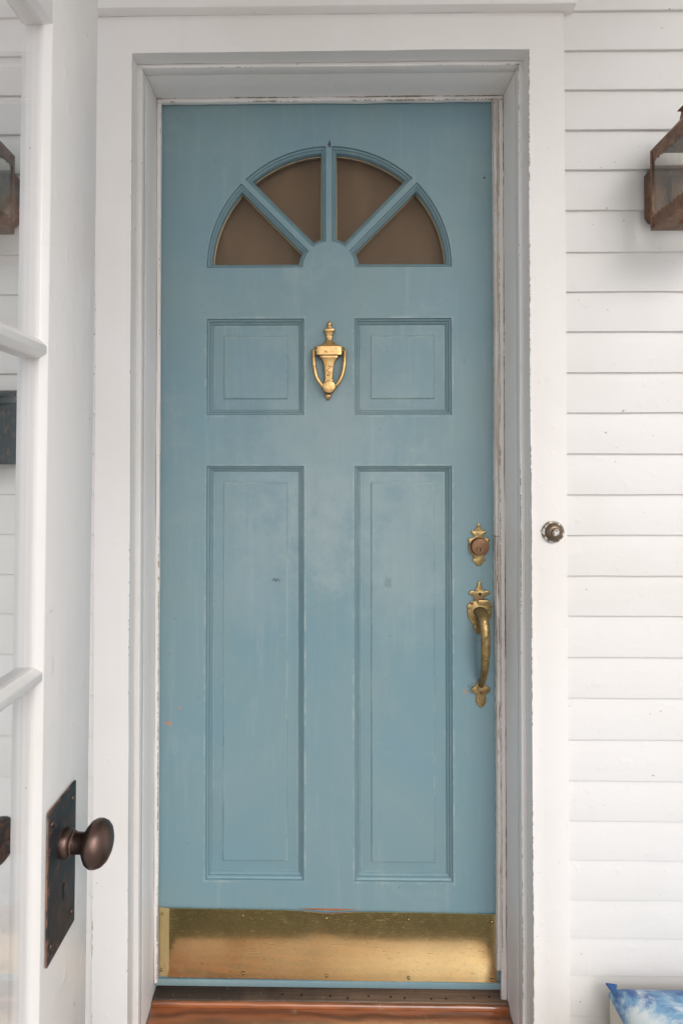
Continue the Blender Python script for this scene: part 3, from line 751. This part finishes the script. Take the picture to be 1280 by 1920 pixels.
fr = [(mx0, mz1-.003)] + [(mx0+(mx1-mx0)*i/n, mz1-.003+(.005 if i % 2 else .002)) for i in range(n+1)] + [(mx1, mz1-.003)]
plate('beaded_edge', fr, my-.0085, my-.0062, 'bell_dark', mail, .0004)
for ox in (mx0+.030, mx1-.020):
    sh = [(ox + .011*math.cos(a)*(1 if i % 2 else .8), mz1-.030 + .010*math.sin(a)) for i, a in enumerate([math.pi*j/8 for j in range(9)])]
    plate('shell_ornament', sh, my-.0095, my-.0062, 'bulb', mail, .001)

# ------------------------------------------------------------------ white glazed door standing open at the left
LX, LYE = -.2848, -.520
leaf = thing('porch_door', 'white glazed door standing open at the left edge with a bronze knob', 'door', (LX, LYE, -.172))
T = .030; ZT, ZB = 1.800, -.172
OPY = -.628; OPT, OPB = 1.660, .640; HY0 = -1.320
def X(d): return LX + d
st = [(X(0), LYE), (X(0), OPY), (X(-.006), OPY-.005), (X(-.0085), OPY-.005), (X(-.024), OPY-.005), (X(-T), OPY-.001), (X(-T), LYE)]
prism('latch_stile', st, 'z', ZB, ZT, 'leaf', leaf, .0010, 35, 1, 0)
HS = HY0 + .108
st2 = [(X(0), HY0), (X(0), HS), (X(-.006), HS+.005), (X(-.024), HS+.005), (X(-T), HS+.001), (X(-T), HY0)]
prism('hinge_stile', st2, 'z', ZB, ZT, 'leaf', leaf, .0010)
def rail(name, zlo, zhi, lo_ch, hi_ch):
    p = [(X(0), zlo), (X(0), zhi)]
    p += [(X(-.006), zhi+.005), (X(-.024), zhi+.005), (X(-T), zhi+.001)] if hi_ch else [(X(-T), zhi)]
    p += [(X(-T), zlo-.001), (X(-.024), zlo-.005), (X(-.006), zlo-.005)] if lo_ch else [(X(-T), zlo)]
    return prism(name, p, 'y', OPY+.0005, HS-.0005, 'leaf', leaf, .0008)
rail('top_rail', OPT, ZT-.001, True, False)
rail('lock_rail', .50, OPB, True, True)
rail('bottom_rail', ZB+.001, .03, False, True)
box('lower_panel', X(-.020), X(-.010), HS-.004, OPY+.004, .03, .50, 'leaf', leaf, 0)
MZ = (1.337, 1.0195)
for z in MZ:
    p = [(X(-.0005), z-.0035), (X(-.0005), z+.0035), (X(-.0065), z+.0095), (X(-.024), z+.0095), (X(-T), z+.004), (X(-T), z-.004), (X(-.024), z-.0095), (X(-.0065), z-.0095)]
    prism('muntin', p, 'y', OPY-.0015, HS+.0015, 'leaf', leaf, .0007)
YM = (OPY+HS)/2
p = [(X(-.0005), YM-.0035), (X(-.0005), YM+.0035), (X(-.0065), YM+.0095), (X(-.024), YM+.0095), (X(-T), YM+.004), (X(-T), YM-.004), (X(-.024), YM-.0095), (X(-.0065), YM-.0095)]
prism('muntin', p, 'z', OPB+.001, OPT-.001, 'leaf', leaf, .0007)
zz = [OPT-.003, MZ[0], MZ[1], OPB+.003]
for i in range(3):
    for (ya, yb_) in ((YM+.006, OPY-.003), (HS+.003, YM-.006)):
        box('pane', X(-.0125), X(-.0100), ya, yb_, zz[i+1]+(.006 if i < 2 else 0), zz[i]-(.006 if i else 0), 'glass', leaf, 0)
lp = bmesh.new(); add_box(lp, X(.0002), X(.0034), -.6200, -.5585, .730, .882, .0022, 2)
lplate = bm_obj('lock_plate', lp, 'iron', leaf, 35)
lplate['label'] = 'blackened lock plate with worn coppery edges'
ky, kzz = -.588, .8325
lathe('keyhole', [(.0032, 0), (.0030, .0003)], (X(.0034), ky, .7885), (1, 0, 0), 'hole', lplate, 14)
box('keyhole', X(.0034), X(.0038), ky-.0014, ky+.0014, .774, .7880, 'hole', lplate, 0)
for dy, dz in ((-.0585+.628+0, 0),): pass
for yy, zq in ((-.5665, .8665), (-.5665, .7460), (-.612, .8665), (-.612, .7460)):
    lathe('screw', [(.0034, 0), (.0030, .0008), (.0012, .0014)], (X(.0033), yy, zq), (1, 0, 0), 'bronze_knob', lplate, 12)
KP = [(.0140, 0), (.0140, .0050), (.0128, .0078), (.0104, .0090), (.0100, .0200), (.0110, .0210), (.0118, .0225), (.0160, .0245), (.0205, .0280), (.0228, .0325), (.0227, .0372), (.0209, .0420), (.0172, .0458), (.0118, .0484), (.0062, .0496), (.0001, .0500)]
knob = lathe('knob', KP, (X(.0032), ky, kzz), (1, 0, 0), 'bronze_knob', leaf, 40, 50)
lathe('collar_ring', [(.0108, 0), (.0112, .0008), (.0108, .0016)], (X(.0128), ky, kzz), (1, 0, 0), 'iron', knob, 32, 40)
lathe('knob', KP, (X(-T-.0005), ky, kzz), (-1, 0, 0), 'iron', leaf, 32, 50)
leaf.rotation_euler = (0, R(.4), 0)

# ------------------------------------------------------------------ unseen mat, added to mirror dark in the kick plate
t_ = NT('olive_coir'); M['mat'] = t_.set(t_.mix(t_.noise(t_.pos(), 160, 4, .7), (.15, .14, .105), (.09, .085, .065)), .95, 0, t_.bump(t_.noise(t_.pos(), 320, 3), .004, .9))
dm = box('reflection_mat', -.78, .52, -.50, -.045, -.1798, -.163, 'mat', None, .004)
dm['label'] = 'added unseen olive mat that darkens the reflection in the brass plate'; dm['category'] = 'reflection_mat'; dm['kind'] = 'thing'

# ------------------------------------------------------------------ bench and tie-dyed cushion at the lower right
bx0, bx1, by0, by1, bz = .556, 1.75, -.50, -.024, .206
bench = thing('bench', 'low pale wooden bench under the blue cushion', 'bench', (1.15, -.26, -.18))
box('seat', bx0+.02, bx1-.02, by0+.02, by1-.01, .050, .078, 'bench', bench, .004)
for x in (bx0+.04, bx1-.09):
    for y in (by0+.04, by1-.075): box('leg', x, x+.045, y, y+.045, -.180, .050, 'bench', bench, .003)
cush = thing('cushion', 'blue and white tie dyed seat cushion with pale canvas sides at lower right', 'cushion', (1.15, -.26, .078))
bm = bmesh.new(); N1, N2 = 48, 28
gv = []
for i in range(N1+1):
    r_ = []
    for j in range(N2+1):
        u, v = i/N1, j/N2
        u = .5-.5*math.cos(math.pi*u); v = .5-.5*math.cos(math.pi*v)
        x, y = bx0+(bx1-bx0)*u, by0+(by1-by0)*v
        e = min(x-bx0, bx1-x, y-by0, by1-y)
        h = .034*math.sqrt(max(0, 1-(1-min(e, .045)/.045)**2)) + .006*math.sin(x*9)*math.sin(y*11)*min(1, e/.1)
        r_.append(bm.verts.new((x, y, bz-.034+h)))
    gv.append(r_)
for i in range(N1):
    for j in range(N2): bm.faces.new((gv[i][j], gv[i+1][j], gv[i+1][j+1], gv[i][j+1]))
bm_obj('cushion_top', bm, 'dye', cush, 180)
box('cushion_side', bx0+.001, bx1-.001, by0+.001, by1-.001, .0785, bz-.0335, 'canvas', cush, .004, 3)
prism('corner_tab', [(bx0-.004, by1+.004), (bx0+.018, by1+.001), (bx0+.002, by1-.026)], 'z', bz-.016, bz-.012, 'navy', cush, .0015)
